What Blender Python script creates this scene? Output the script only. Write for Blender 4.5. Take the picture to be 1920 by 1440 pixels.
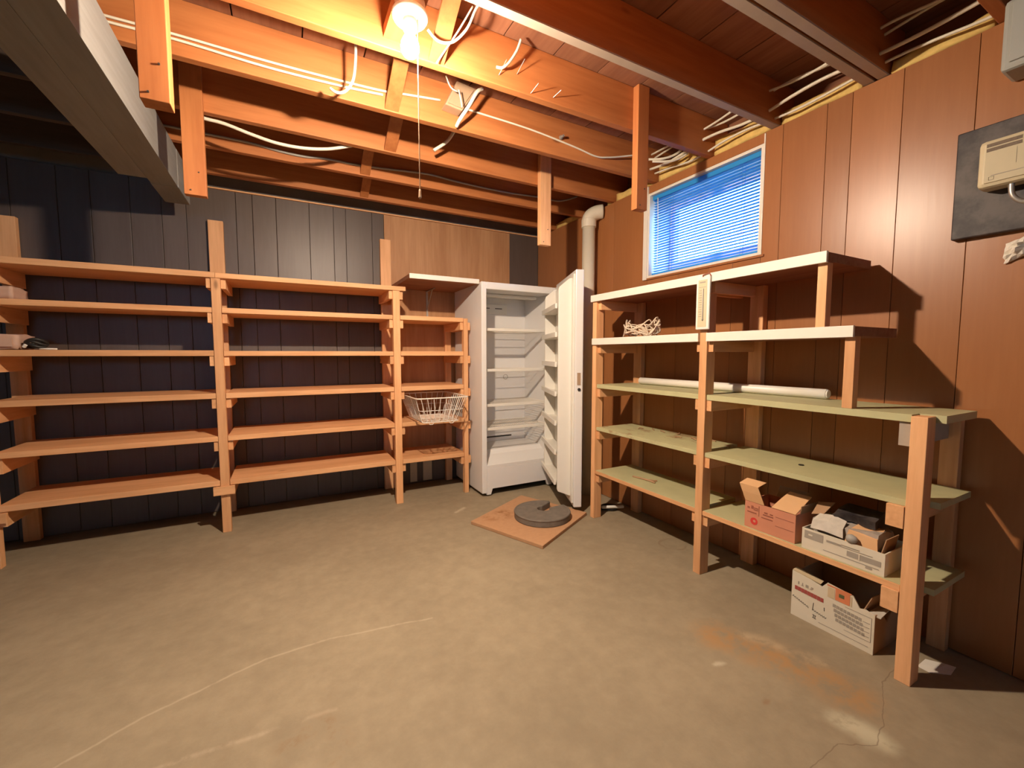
import bpy, math, random
from mathutils import Vector, Matrix, noise as mnoise
R = math.radians
random.seed(7)
for o in list(bpy.data.objects):
    bpy.data.objects.remove(o, do_unlink=True)
scene = bpy.context.scene
col = scene.collection

# ------------------------------------------------------------------ camera
cam_d = bpy.data.cameras.new('camera')
cam_d.sensor_width = 36.0
cam_d.lens = 36.0 * 792.36 / 1920.0
cam_d.clip_start = 0.02
cam = bpy.data.objects.new('camera', cam_d)
col.objects.link(cam)
cam.location = (0, 0, 1.14)
cam.rotation_euler = (R(90 - 4.037), 0, R(-28.055))
scene.camera = cam

# ------------------------------------------------------------------ world / exposure
world = bpy.data.worlds.new('daylight')
scene.world = world
world.use_nodes = True
bg = world.node_tree.nodes['Background']
bg.inputs[0].default_value = (0.26, 0.62, 1.0, 1)
bg.inputs[1].default_value = 11.0
scene.view_settings.view_transform = 'Standard'
scene.view_settings.look = 'None'
scene.view_settings.gamma = 1.0
scene.view_settings.use_curve_mapping = False
scene.view_settings.exposure = 0.63
BULB_STRENGTH = 5200.0
BULB_COLOR = (1.0, 0.80, 0.60)

# ------------------------------------------------------------------ materials
def mat(name):
    m = bpy.data.materials.new(name); m.use_nodes = True
    nt = m.node_tree
    return m, nt, nt.nodes['Principled BSDF']

class NB:
    """tiny node helper"""
    def __init__(s, nt): s.nt = nt
    def n(s, t, **kw):
        nd = s.nt.nodes.new(t)
        for k, v in kw.items(): setattr(nd, k, v)
        return nd
    def l(s, a, b): s.nt.links.new(a, b)
    def setin(s, sock, v):
        if hasattr(v, 'is_linked') or isinstance(v, bpy.types.NodeSocket): s.l(v, sock)
        else: sock.default_value = v
    def math(s, op, a, b=0.0, clamp=False):
        nd = s.n('ShaderNodeMath', operation=op, use_clamp=clamp)
        s.setin(nd.inputs[0], a); s.setin(nd.inputs[1], b); return nd.outputs[0]
    def vmath(s, op, a, b=(0, 0, 0), out=0):
        nd = s.n('ShaderNodeVectorMath', operation=op)
        s.setin(nd.inputs[0], a); s.setin(nd.inputs[1], b); return nd.outputs[out]
    def mix(s, f, a, b):
        nd = s.n('ShaderNodeMix', data_type='RGBA')
        s.setin(nd.inputs[0], f); s.setin(nd.inputs[6], a); s.setin(nd.inputs[7], b); return nd.outputs[2]
    def noise(s, vec, scale, detail=4, rough=0.55):
        nd = s.n('ShaderNodeTexNoise'); nd.inputs['Scale'].default_value = scale
        nd.inputs['Detail'].default_value = detail; nd.inputs['Roughness'].default_value = rough
        s.l(vec, nd.inputs['Vector']); return nd.outputs[0]
    def ramp(s, f, lo, hi):
        nd = s.n('ShaderNodeMapRange'); nd.inputs[1].default_value = lo; nd.inputs[2].default_value = hi
        nd.interpolation_type = 'SMOOTHSTEP'
        s.l(f, nd.inputs[0]); return nd.outputs[0]
    def bump(s, h, strength, dist, bsdf):
        b = s.n('ShaderNodeBump'); b.inputs['Strength'].default_value = strength; b.inputs['Distance'].default_value = dist
        s.l(h, b.inputs['Height']); s.l(b.outputs[0], bsdf.inputs['Normal'])

def c4(c): return (c[0], c[1], c[2], 1)

def plain(name, c, rough=0.5, metal=0.0, var=0.12, scale=18.0, spec=0.5):
    m, nt, b = mat(name); k = NB(nt)
    tc = k.n('ShaderNodeTexCoord')
    f = k.noise(tc.outputs['Object'], scale, 5)
    lo = tuple(x * (1 - var) for x in c); hi = tuple(min(1, x * (1 + var)) for x in c)
    k.l(k.mix(f, c4(lo), c4(hi)), b.inputs['Base Color'])
    b.inputs['Roughness'].default_value = rough; b.inputs['Metallic'].default_value = metal
    b.inputs['Specular IOR Level'].default_value = spec
    return m

def wood(name, light, dark, axis, rough=0.55, knots=True, fine=55.0, contrast=1.0, spec=0.35):
    m, nt, b = mat(name); k = NB(nt)
    tc = k.n('ShaderNodeTexCoord'); oi = k.n('ShaderNodeObjectInfo')
    off = k.vmath('SCALE', (1.0, 1.0, 1.0)); nd = off.node
    k.l(k.math('MULTIPLY', oi.outputs['Random'], 37.0), nd.inputs['Scale'])
    v = k.vmath('ADD', tc.outputs['Object'], off)
    sc = [1.0, 1.0, 1.0]; sc[axis] = 0.07
    vs = k.vmath('MULTIPLY', v, tuple(sc))
    grain = k.noise(vs, fine, 6, 0.6)
    sc2 = [1.0, 1.0, 1.0]; sc2[axis] = 0.16
    broad = k.noise(k.vmath('MULTIPLY', v, tuple(sc2)), 9.0, 3, 0.5)
    f = k.math('ADD', k.math('MULTIPLY', grain, 0.55 * contrast), k.math('MULTIPLY', broad, 0.6 * contrast))
    f = k.ramp(f, 0.28, 0.88)
    colr = k.mix(f, c4(dark), c4(light))
    # per-piece tone
    tone = k.math('ADD', k.math('MULTIPLY', oi.outputs['Random'], 0.22), 0.89)
    hs = k.n('ShaderNodeHueSaturation'); k.l(colr, hs.inputs['Color']); k.l(tone, hs.inputs['Value'])
    colr = hs.outputs[0]
    if knots:
        sc3 = [1.0, 1.0, 1.0]; sc3[axis] = 0.38
        vo = k.n('ShaderNodeTexVoronoi'); vo.inputs['Scale'].default_value = 5.2
        k.l(k.vmath('MULTIPLY', v, tuple(sc3)), vo.inputs['Vector'])
        kn = k.math('SUBTRACT', 1.0, k.ramp(vo.outputs['Distance'], 0.02, 0.085))
        colr = k.mix(k.math('MULTIPLY', kn, 0.75), colr, c4(tuple(x * 0.32 for x in dark)))
    k.l(colr, b.inputs['Base Color'])
    b.inputs['Roughness'].default_value = rough
    b.inputs['Specular IOR Level'].default_value = spec
    k.bump(grain, 0.12, 0.002, b)
    return m

M = {}
PINE_L, PINE_D = (0.88, 0.50, 0.255), (0.64, 0.31, 0.135)
for ax, nm in enumerate('xyz'):
    M['pine_' + nm] = wood('pine_' + nm, PINE_L, PINE_D, ax)
    M['fir_' + nm] = wood('fir_' + nm, (0.52, 0.198, 0.066), (0.34, 0.108, 0.032), ax, fine=40)
    M['oldfir_' + nm] = wood('oldfir_' + nm, (0.36, 0.16, 0.085), (0.22, 0.085, 0.045), ax, rough=0.8, fine=40)
    M['beam_' + nm] = wood('beam_' + nm, (0.27, 0.265, 0.25), (0.20, 0.19, 0.18), ax, rough=0.75, knots=False)
M['shaded_joist_x'] = wood('shaded_joist_x', (0.115, 0.080, 0.062), (0.065, 0.045, 0.036), 0, rough=0.85, fine=40)  # darker joist wood, shade beyond the beam put into the colour
M['panel_orange'] = wood('panel_orange', (0.41, 0.170, 0.062), (0.335, 0.130, 0.045), 2, rough=0.34, knots=False, fine=70, contrast=0.8, spec=0.5)
M['panel_dark'] = wood('panel_dark', (0.125, 0.094, 0.080), (0.098, 0.070, 0.060), 2, rough=0.42, knots=False, fine=70, spec=0.5)
M['panel_ply'] = wood('panel_ply', (0.58, 0.32, 0.16), (0.40, 0.19, 0.085), 2, rough=0.55, knots=False, fine=45)
M['green_paint'] = plain('green_paint', (0.50, 0.48, 0.27), 0.5, var=0.16, scale=9)
def green_dirty():
    m, nt, b = mat('green_paint_stained'); k = NB(nt); tc = k.n('ShaderNodeTexCoord'); P = tc.outputs['Object']
    n1 = k.noise(P, 9, 4); n2 = k.noise(k.vmath('MULTIPLY', P, (1.0, .55, 1.0)), 11, 6, .65)
    c = k.mix(n1, (0.42, 0.40, 0.225, 1), (0.58, 0.555, 0.31, 1))
    c = k.mix(k.math('MULTIPLY', k.ramp(n2, .52, .66), .8), c, (0.30, 0.17, 0.085, 1))
    k.l(c, b.inputs['Base Color']); b.inputs['Roughness'].default_value = .55; return m
M['green_dirty'] = green_dirty()
M['white_paint'] = plain('white_paint', (0.80, 0.76, 0.68), 0.45, var=0.05)
M['enamel'] = plain('enamel', (0.80, 0.78, 0.76), 0.28, var=0.02, scale=4)
M['plastic_white'] = plain('plastic_white', (0.82, 0.79, 0.72), 0.35, var=0.03)
M['wire_white'] = plain('wire_white', (0.85, 0.80, 0.72), 0.35, var=0.03)
M['cable_white'] = plain('cable_white', (0.74, 0.70, 0.58), 0.45, var=0.06)
M['cable_grey'] = plain('cable_grey', (0.36, 0.34, 0.31), 0.5)
M['cord'] = plain('cord', (0.42, 0.27, 0.16), 0.8)
M['pvc'] = plain('pvc', (0.74, 0.68, 0.55), 0.4, var=0.06, scale=6)
M['concrete_wall'] = plain('concrete_wall', (0.20, 0.17, 0.15), 0.9, var=0.3, scale=6)
M['panel_back'] = plain('panel_back', (0.11, 0.045, 0.022), 0.8)
M['hidden_wall'] = plain('hidden_wall', (0.16, 0.14, 0.125), 0.9)
M['dark_gap'] = plain('dark_gap', (0.05, 0.03, 0.022), 0.9)
M['bounce_lit_wood'] = plain('bounce_lit_wood', (0.43, 0.335, 0.26), 0.85, var=0.18, scale=7)  # pale tone stands for window and floor bounce light
M['plaster'] = plain('plaster', (0.40, 0.34, 0.28), 0.8)
M['black'] = plain('black', (0.02, 0.018, 0.016), 0.5)
M['dark_metal'] = plain('dark_metal', (0.12, 0.11, 0.10), 0.4, metal=0.8)
M['steel'] = plain('steel', (0.5, 0.48, 0.45), 0.4, metal=0.7)
def slate_mat():
    m, nt, b = mat('slate'); k = NB(nt); tc = k.n('ShaderNodeTexCoord'); P = tc.outputs['Object']
    n1 = k.noise(P, 9, 6, .62); n2 = k.noise(P, 34, 4)
    c = k.mix(k.ramp(n1, .38, .66), (0.016, 0.011, 0.014, 1), (0.105, 0.088, 0.082, 1))
    k.l(k.mix(k.math('MULTIPLY', n2, .4), c, (0.03, 0.022, 0.024, 1)), b.inputs['Base Color']); b.inputs['Roughness'].default_value = .55; return m
M['slate'] = slate_mat()
M['cream'] = plain('cream', (0.62, 0.54, 0.36), 0.45, var=0.05)
M['cream_face'] = plain('cream_face', (0.52, 0.45, 0.29), 0.5, var=0.06)
M['greybox'] = plain('greybox', (0.36, 0.37, 0.34), 0.45, var=0.05)
M['kraft'] = plain('kraft', (0.68, 0.40, 0.20), 0.75, var=0.08, scale=12)
M['kraft_dark'] = plain('kraft_dark', (0.42, 0.25, 0.14), 0.8, var=0.15, scale=12)
M['kraft_red'] = plain('kraft_red', (0.60, 0.25, 0.15), 0.7, var=0.1, scale=12)
M['carton_white'] = plain('carton_white', (0.70, 0.64, 0.52), 0.65, var=0.08, scale=12)
M['ink_red'] = plain('ink_red', (0.36, 0.07, 0.06), 0.7)
M['ink_bright_red'] = plain('ink_bright_red', (0.65, 0.05, 0.04), 0.7)
M['ink_dark'] = plain('ink_dark', (0.09, 0.07, 0.06), 0.7)
M['ink_brown2'] = plain('ink_brown2', (0.17, 0.125, 0.09), 0.7, var=0.5, scale=160)
M['ink_brown'] = plain('ink_brown', (0.30, 0.10, 0.06), 0.7)
M['ink_grey'] = plain('ink_grey', (0.36, 0.32, 0.27), 0.7)
M['ink_orange'] = plain('ink_orange', (0.66, 0.22, 0.10), 0.7)
M['ink_green'] = plain('ink_green', (0.10, 0.12, 0.05), 0.7)
M['insulation'] = plain('insulation', (0.74, 0.52, 0.17), 0.95, var=0.35, scale=30)
M['tan'] = plain('tan', (0.40, 0.27, 0.17), 0.6, var=0.15)
M['mat_board'] = plain('mat_board', (0.52, 0.29, 0.15), 0.8, var=0.14, scale=25)
M['bag_plastic'] = plain('bag_plastic', (0.42, 0.36, 0.31), 0.25, var=0.3, scale=14)
M['foil'] = plain('foil', (0.62, 0.57, 0.50), 0.25, var=0.3, scale=22)
M['paper'] = plain('paper', (0.78, 0.74, 0.66), 0.7)
M['pink_bag'] = plain('pink_bag', (0.55, 0.36, 0.27), 0.8)
M['twine'] = plain('twine', (0.72, 0.60, 0.46), 0.85)
M['stain_tan'] = plain('stain_tan', (0.60, 0.47, 0.30), 0.7)

# round rubber disc: grey worn rubber
M['rubber'] = plain('rubber', (0.17, 0.145, 0.12), 0.7, var=0.45, scale=22)

def blind_mat():
    m, nt, b = mat('blind_slat'); k = NB(nt)
    tc = k.n('ShaderNodeTexCoord')
    f = k.noise(tc.outputs['Object'], 12, 3)
    k.l(k.mix(f, (0.04, 0.40, 0.82, 1), (0.055, 0.44, 0.88, 1)), b.inputs['Base Color'])
    b.inputs['Roughness'].default_value = 0.4
    tr = k.n('ShaderNodeBsdfTranslucent'); tr.inputs[0].default_value = (0.03, 0.38, 0.82, 1)
    mx = k.n('ShaderNodeMixShader'); mx.inputs[0].default_value = 0.35
    k.l(b.outputs[0], mx.inputs[1]); k.l(tr.outputs[0], mx.inputs[2])
    k.l(mx.outputs[0], nt.nodes['Material Output'].inputs[0]); return m
M['blind'] = blind_mat()

def glass_mat():
    m, nt, b = mat('window_glass'); k = NB(nt)
    tc = k.n('ShaderNodeTexCoord')
    f = k.noise(tc.outputs['Object'], 5, 3)
    tp = k.n('ShaderNodeBsdfTransparent'); k.l(k.mix(f, (0.90, 0.94, 0.96, 1), (0.96, 0.98, 1, 1)), tp.inputs[0])
    gl = k.n('ShaderNodeBsdfGlossy'); gl.inputs['Roughness'].default_value = 0.05
    mx = k.n('ShaderNodeMixShader'); mx.inputs[0].default_value = 0.06
    k.l(tp.outputs[0], mx.inputs[1]); k.l(gl.outputs[0], mx.inputs[2])
    k.l(mx.outputs[0], nt.nodes['Material Output'].inputs[0]); return m
M['glass'] = glass_mat()

def bulb_mat():
    m, nt, b = mat('bulb_glow'); k = NB(nt)
    # plastic-domed lamp: most of its light leaves the lower half of the dome
    g = k.n('ShaderNodeNewGeometry'); sx = k.n('ShaderNodeSeparateXYZ'); k.l(g.outputs['Normal'], sx.inputs[0])
    dn = k.ramp(k.math('MULTIPLY', sx.outputs[2], -1.0), -0.12, 0.50)
    st = k.math('MULTIPLY', k.math('ADD', k.math('MULTIPLY', dn, 0.975), 0.025), BULB_STRENGTH)
    e = k.n('ShaderNodeEmission'); e.inputs[0].default_value = c4(BULB_COLOR); k.l(st, e.inputs[1])
    k.l(e.outputs[0], nt.nodes['Material Output'].inputs[0]); return m
M['bulb'] = bulb_mat()

def floor_mat():
    m, nt, b = mat('concrete_floor'); k = NB(nt)
    g = k.n('ShaderNodeNewGeometry'); P = g.outputs['Position']
    n1 = k.noise(P, 1.6, 6, 0.6); n2 = k.noise(P, 14, 6, 0.65); n3 = k.noise(P, 120, 3, 0.6)
    f = k.math('ADD', k.math('MULTIPLY', n1, 0.55), k.math('MULTIPLY', n2, 0.45))
    colr = k.mix(k.ramp(f, 0.3, 0.72), (0.262, 0.210, 0.140, 1), (0.365, 0.297, 0.200, 1))
    colr = k.mix(k.math('MULTIPLY', k.ramp(n3, 0.55, 0.8), 0.25), colr, (0.30, 0.24, 0.18, 1))
    wob = k.vmath('SCALE', k.vmath('SUBTRACT', k.n('ShaderNodeTexNoise').outputs[1], (0.5, 0.5, 0.5)), (0, 0, 0))
    nn = [x for x in nt.nodes if x.bl_idname == 'ShaderNodeTexNoise'][-1]
    nn.inputs['Scale'].default_value = 9.0; nn.inputs['Detail'].default_value = 5; k.l(P, nn.inputs['Vector'])
    wob.node.inputs['Scale'].default_value = 0.075
    PW = k.vmath('ADD', P, wob)
    def seg(a, b_, src=PW):
        a = Vector((a[0], a[1], 0)); b_ = Vector((b_[0], b_[1], 0)); d = b_ - a; L2 = d.length_squared
        pa = k.vmath('SUBTRACT', src, tuple(a))
        t = k.math('DIVIDE', k.vmath('DOT_PRODUCT', pa, tuple(d), out=1), L2, clamp=True)
        nd = k.n('ShaderNodeVectorMath', operation='SCALE'); nd.inputs[0].default_value = tuple(d); k.l(t, nd.inputs['Scale'])
        return k.vmath('LENGTH', k.vmath('SUBTRACT', pa, nd.outputs[0]), out=1)
    def poly(pts, src=PW):
        r = None
        for a, b_ in zip(pts[:-1], pts[1:]):
            d = seg(a, b_, src); r = d if r is None else k.math('MINIMUM', r, d)
        return r
    def lay(colr, dist, lo, hi, amount, c, brk=None):
        f = k.math('MULTIPLY', k.math('SUBTRACT', 1.0, k.ramp(dist, lo, hi)), amount)
        if brk is not None: f = k.math('MULTIPLY', f, brk)
        return k.mix(f, colr, c4(c))
    brk = k.ramp(n2, 0.35, 0.6)
    # pale scuffed trowel lines
    sw = k.vmath('ADD', P, k.vmath('MULTIPLY', wob, (0.35, 0.35, 0)))
    ln = poly([(-.75, 1.46), (-.606, 1.558), (-.434, 1.651), (-.26, 1.712), (-.104, 1.765), (.12, 1.775), (.518, 1.715)], sw)
    colr = lay(colr, ln, 0.0, 0.008, 0.5, (0.52, 0.43, 0.31), k.ramp(n2, 0.25, 0.5))
    ln = poly([(-.60, 1.43), (-.346, 1.42), (-.198, 1.413), (.1, 1.40)], sw)
    colr = lay(colr, ln, 0.0, 0.014, 0.35, (0.56, 0.45, 0.33), brk)
    # rust stain, pale spill, dark marks
    colr = lay(colr, poly([(1.50, 1.06), (1.60, .86), (1.63, .66)]), 0.01, 0.14, 0.75, (0.42, 0.225, 0.085), brk)
    colr = lay(colr, poly([(1.62, 1.00), (1.70, .78)]), 0.0, 0.05, 0.5, (0.52, 0.42, 0.28), brk)
    colr = lay(colr, poly([(1.49, .60), (1.515, .53)]), 0.0, 0.07, 0.7, (0.62, 0.58, 0.42), k.ramp(n2, 0.2, 0.5))
    colr = lay(colr, poly([(1.36, .95), (1.375, .945)]), 0.0, 0.02, 0.6, (0.62, 0.55, 0.42))
    colr = lay(colr, poly([(1.35, .77), (1.36, .775)]), 0.0, 0.015, 0.6, (0.25, 0.14, 0.07))
    colr = lay(colr, poly([(-.04, 1.33), (.06, 1.375), (.12, 1.27), (.07, 1.23)]), 0.0, 0.05, 0.6, (0.24, 0.155, 0.085), k.ramp(n2, 0.45, 0.62))
    colr = lay(colr, poly([(1.05, 2.83), (1.13, 2.86)]), 0.0, 0.025, 0.6, (0.62, 0.52, 0.38))
    ring = k.math('ABSOLUTE', k.math('SUBTRACT', seg((2.02, 1.72), (2.021, 1.72)), 0.075))
    colr = lay(colr, ring, 0.0, 0.012, 0.6, (0.22, 0.15, 0.09), brk)
    # darker edge below the dark wall
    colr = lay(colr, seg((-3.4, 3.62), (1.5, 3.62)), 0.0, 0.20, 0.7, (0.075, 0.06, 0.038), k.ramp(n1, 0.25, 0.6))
    # hairline cracks
    fine = k.vmath('ADD', P, k.vmath('MULTIPLY', wob, (0.5, 0.5, 0)))
    cr = poly([(2.2, .66), (1.998, .645), (1.792, .623), (1.582, .543), (1.483, .525), (1.387, .576), (1.246, .57), (1.0, .50)], fine)
    colr = lay(colr, cr, 0.0003, 0.0024, 0.6, (0.17, 0.12, 0.08))
    k.l(colr, b.inputs['Base Color'])
    b.inputs['Roughness'].default_value = 0.72; b.inputs['Specular IOR Level'].default_value = 0.3
    h = k.math('ADD', k.math('MULTIPLY', n2, 0.7), k.math('MULTIPLY', n3, 0.3))
    k.bump(h, 0.22, 0.006, b)
    return m
M['floor'] = floor_mat()

# ------------------------------------------------------------------ builders
WL = {}
class MB:
    def __init__(s): s.v = []; s.f = []
    def box(s, x0, x1, y0, y1, z0, z1, T=None):
        i = len(s.v)
        P = [(x0, y0, z0), (x1, y0, z0), (x1, y1, z0), (x0, y1, z0), (x0, y0, z1), (x1, y0, z1), (x1, y1, z1), (x0, y1, z1)]
        s.v += [tuple(T @ Vector(p)) if T else p for p in P]
        s.f += [tuple(i + j for j in q) for q in ((0, 3, 2, 1), (4, 5, 6, 7), (0, 1, 5, 4), (1, 2, 6, 5), (2, 3, 7, 6), (3, 0, 4, 7))]
        return s
    def tube(s, pts, r, n=8, closed=False, smooth=0, caps=True):
        pts = [Vector(p) for p in pts]
        if smooth:
            out = []; m = len(pts)
            rng = range(m if closed else m - 1)
            for i in rng:
                if closed: p0, p1, p2, p3 = pts[i - 1], pts[i], pts[(i + 1) % m], pts[(i + 2) % m]
                else: p0, p1, p2, p3 = pts[max(i - 1, 0)], pts[i], pts[i + 1], pts[min(i + 2, m - 1)]
                for j in range(smooth):
                    t = j / smooth
                    out.append(0.5 * ((2 * p1) + (p2 - p0) * t + (2 * p0 - 5 * p1 + 4 * p2 - p3) * t * t + (3 * p1 - p0 - 3 * p2 + p3) * t ** 3))
            if not closed: out.append(pts[-1])
            pts = out
        m = len(pts); i0 = len(s.v); up = None
        rr = r if isinstance(r, (list, tuple)) else [r] * m
        for i in range(m):
            if closed: d = pts[(i + 1) % m] - pts[i - 1]
            else: d = pts[min(i + 1, m - 1)] - pts[max(i - 1, 0)]
            d = d.normalized() if d.length > 1e-9 else Vector((0, 0, 1))
            if up is None:
                up = d.cross(Vector((0, 0, 1)))
                if up.length < 1e-3: up = d.cross(Vector((1, 0, 0)))
            up = (up - d * up.dot(d))
            up = up.normalized() if up.length > 1e-9 else d.orthogonal().normalized()
            w = d.cross(up)
            for a in range(n):
                an = 2 * math.pi * a / n
                s.v.append(tuple(pts[i] + (up * math.cos(an) + w * math.sin(an)) * rr[min(i, len(rr) - 1)]))
        for i in range(m if closed else m - 1):
            for a in range(n):
                p, q = i0 + i * n, i0 + ((i + 1) % m) * n
                s.f.append((p + a, p + (a + 1) % n, q + (a + 1) % n, q + a))
        if not closed and caps:
            s.f.append(tuple(i0 + a for a in reversed(range(n))))
            s.f.append(tuple(i0 + (m - 1) * n + a for a in range(n)))
        return s
    def lathe(s, origin, axis, prof, n=24):
        """prof: list of (radius, distance along the axis)"""
        o = Vector(origin); d = Vector(axis).normalized(); u = d.orthogonal().normalized(); w = d.cross(u); i0 = len(s.v)
        for r, h in prof:
            for a in range(n):
                an = 2 * math.pi * a / n
                s.v.append(tuple(o + d * h + (u * math.cos(an) + w * math.sin(an)) * r))
        for i in range(len(prof) - 1):
            for a in range(n):
                p, q = i0 + i * n, i0 + (i + 1) * n
                s.f.append((p + a, p + (a + 1) % n, q + (a + 1) % n, q + a))
        s.f.append(tuple(i0 + a for a in reversed(range(n))))
        s.f.append(tuple(i0 + (len(prof) - 1) * n + a for a in range(n)))
        return s
    def prism(s, poly, h0, h1, fn):
        """poly: 2-D outline, fn(u,v,h) -> world point"""
        i = len(s.v); n = len(poly)
        s.v += [tuple(fn(u, v, h0)) for u, v in poly] + [tuple(fn(u, v, h1)) for u, v in poly]
        s.f.append(tuple(i + a for a in reversed(range(n)))); s.f.append(tuple(i + n + a for a in range(n)))
        for a in range(n): s.f.append((i + a, i + (a + 1) % n, i + n + (a + 1) % n, i + n + a))
        return s
    def sheet(s, pts, thick):
        """thin bent sheet from a grid of rows of points"""
        rows = len(pts); c = len(pts[0]); i = len(s.v)
        P = [[Vector(p) for p in r] for r in pts]
        nrm = (P[0][-1] - P[0][0]).cross(P[-1][0] - P[0][0]).normalized() * thick
        for r in P: s.v += [tuple(p) for p in r]
        for r in P: s.v += [tuple(p + nrm) for p in r]
        o = rows * c
        for a in range(rows - 1):
            for b in range(c - 1):
                q = i + a * c + b
                s.f.append((q, q + 1, q + c + 1, q + c)); s.f.append((q + o, q + o + c, q + o + c + 1, q + o + 1))
        edge = [a for a in range(c)] + [a * c + c - 1 for a in range(1, rows)] + [(rows - 1) * c + a for a in range(c - 2, -1, -1)] + [a * c for a in range(rows - 2, 0, -1)]
        for a, b in zip(edge, edge[1:] + edge[:1]): s.f.append((i + a, i + a + o, i + b + o, i + b))
        return s
    def build(s, name, m, parent=None, smooth=False, bevel=0.0):
        V = [Vector(p) for p in s.v]
        lo = Vector((min(p.x for p in V), min(p.y for p in V), min(p.z for p in V)))
        hi = Vector((max(p.x for p in V), max(p.y for p in V), max(p.z for p in V)))
        c = Vector(((lo.x + hi.x) / 2, (lo.y + hi.y) / 2, lo.z))
        me = bpy.data.meshes.new(name)
        me.from_pydata([tuple(p - c) for p in V], [], s.f); me.update()
        if smooth:
            for p in me.polygons: p.use_smooth = True
        me.materials.append(M[m] if isinstance(m, str) else m)
        o = bpy.data.objects.new(name, me); col.objects.link(o)
        if parent is not None:
            o.parent = parent; o.location = c - WL[parent.name]
        else: o.location = c
        WL[o.name] = c
        if bevel:
            b = o.modifiers.new('bevel', 'BEVEL'); b.width = bevel; b.segments = 2; b.limit_method = 'ANGLE'
        return o

def box(name, m, parent, x0, x1, y0, y1, z0, z1, bevel=0.0):
    return MB().box(x0, x1, y0, y1, z0, z1).build(name, m, parent, bevel=bevel)
def thing(name, label, cat, loc, group=None):
    o = bpy.data.objects.new(name, None); col.objects.link(o); o.location = loc
    o.empty_display_size = 0.05
    WL[o.name] = Vector(loc); return tag(o, label, cat, group)
def tag(o, label, cat, group=None):
    o['label'] = label; o['category'] = cat
    if group: o['group'] = group
    return o
def struct(o): o['kind'] = 'structure'; return o

YW, XW = 3.640, 2.230          # panelling faces of the two walls
ZJ, ZS = 2.290, 2.500          # joist underside, subfloor underside
XL, YB = -3.40, -3.20          # hidden ends of the room

# ================================================================== SETTING
struct(box('floor', 'floor', None, XL - .2, 2.50, YB - .2, 3.86, -.10, 0.0))

# --- left wall: dark grooved panelling over concrete
wl = struct(box('wall_left', 'concrete_wall', None, XL - .2, 2.5, YW + .016, 3.86, 0.0, ZS))
edges = [XL]
while edges[-1] < -1.75: edges.append(edges[-1] + random.choice((.10, .15, .22, .29)))
edges = [e for e in edges if e < -1.45] + [-1.405, -1.201, -1.05, -.86, -.70, -.568, -.282, -.181, -.032, .189, .359, .449, .649, .744]
G = .0014
for a, b in zip(edges[:-1], edges[1:]):
    box('plank', 'panel_dark', wl, a + G, b - G, YW, YW + .015, 0.004, 2.285, bevel=.0015)
box('plank', 'panel_dark', wl, 1.912 + G, XW - .002, YW, YW + .015, .004, 2.285, bevel=.0015)
for a, b in ((.744, .93), (.93, 1.13), (1.13, 1.33), (1.33, 1.62), (1.62, 1.912)):
    box('plank', 'panel_dark', wl, a + G, b - G, YW, YW + .015, .004, .277, bevel=.0015)
box('plywood_sheet', 'panel_ply', wl, .744 + .001, 1.912 - .001, YW - .004, YW + .015, .28, 2.283, bevel=.001)
box('stud_offcut', 'stain_tan', wl, .925, .985, YW - .012, YW - .0005, .02, .25)
box('stud_offcut', 'stain_tan', wl, 1.04, 1.12, YW - .012, YW - .0005, .02, .25)
struct(box('trim_1', 'pine_x', None, -.45, 2.215, YW - .012, YW + .02, 2.2855, 2.2935))

# --- right wall: orange-brown panelling, window opening
WY0, WY1, WZ0, WZ1 = 1.392, 2.188, 1.664, 2.232
mb = MB()
mb.box(XW + .016, 2.50, YB - .2, WY0, 0, ZJ - .002).box(XW + .016, 2.50, WY1, YW + .016, 0, ZJ - .002)
mb.box(XW + .016, 2.50, WY0, WY1, 0, WZ0).box(XW + .016, 2.50, WY0, WY1, WZ1, ZJ - .002)
wr = struct(mb.build('wall_right', 'panel_back'))
ys = [YW - .002, 3.119, 2.965, 2.533, WY1, 1.93, 1.70, 1.55, WY0, 1.300, 1.104, 1.005, .830, .618, .42, .27, .05, -.12, -.40]
while ys[-1] > YB + .2: ys.append(ys[-1] - random.choice((.10, .17, .23, .28)))
ys.append(YB)
for b, a in zip(ys[:-1], ys[1:]):
    inwin = a >= WY0 - 1e-6 and b <= WY1 + 1e-6
    box('plank', 'panel_orange', wr, XW, XW + .015, a + .0009, b - .0009, .004, (WZ0 - .012) if inwin else ZJ - .003, bevel=.0009)
box('plank', 'panel_orange', wr, XW, XW + .015, WY0, WY1, WZ1 + .004, ZJ - .003, bevel=.0015)

struct(box('outside_ground', 'concrete_wall', None, 2.51, 9.0, -4.0, 8.0, 1.30, 1.60))
# --- hidden ends of the room
BX0, BX1, BZ0, BZ1 = -1.85, -.85, 1.45, 2.15
mb = MB().box(XL - .2, BX0, YB - .2, YB, 0, ZS).box(BX1, 2.5, YB - .2, YB, 0, ZS).box(BX0, BX1, YB - .2, YB, 0, BZ0).box(BX0, BX1, YB - .2, YB, BZ1, ZS)
wb = struct(mb.build('wall_back', 'hidden_wall'))
w2 = bpy.data.objects.new('fill_window', None); col.objects.link(w2); w2.location = ((BX0 + BX1) / 2, YB - .1, BZ0)  # unseen window, added to give cool fill light on the left
WL['fill_window'] = Vector(w2.location); struct(w2)
mb = MB().box(BX0 + .001, BX0 + .05, YB - .14, YB - .10, BZ0 + .001, BZ1 - .001).box(BX1 - .05, BX1 - .001, YB - .14, YB - .10, BZ0 + .001, BZ1 - .001)
mb.box(BX0 + .05, BX1 - .05, YB - .14, YB - .10, BZ0 + .001, BZ0 + .05).box(BX0 + .05, BX1 - .05, YB - .14, YB - .10, BZ1 - .05, BZ1 - .001)
mb.box(-1.37, -1.33, YB - .14, YB - .10, BZ0 + .05, BZ1 - .05)
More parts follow.
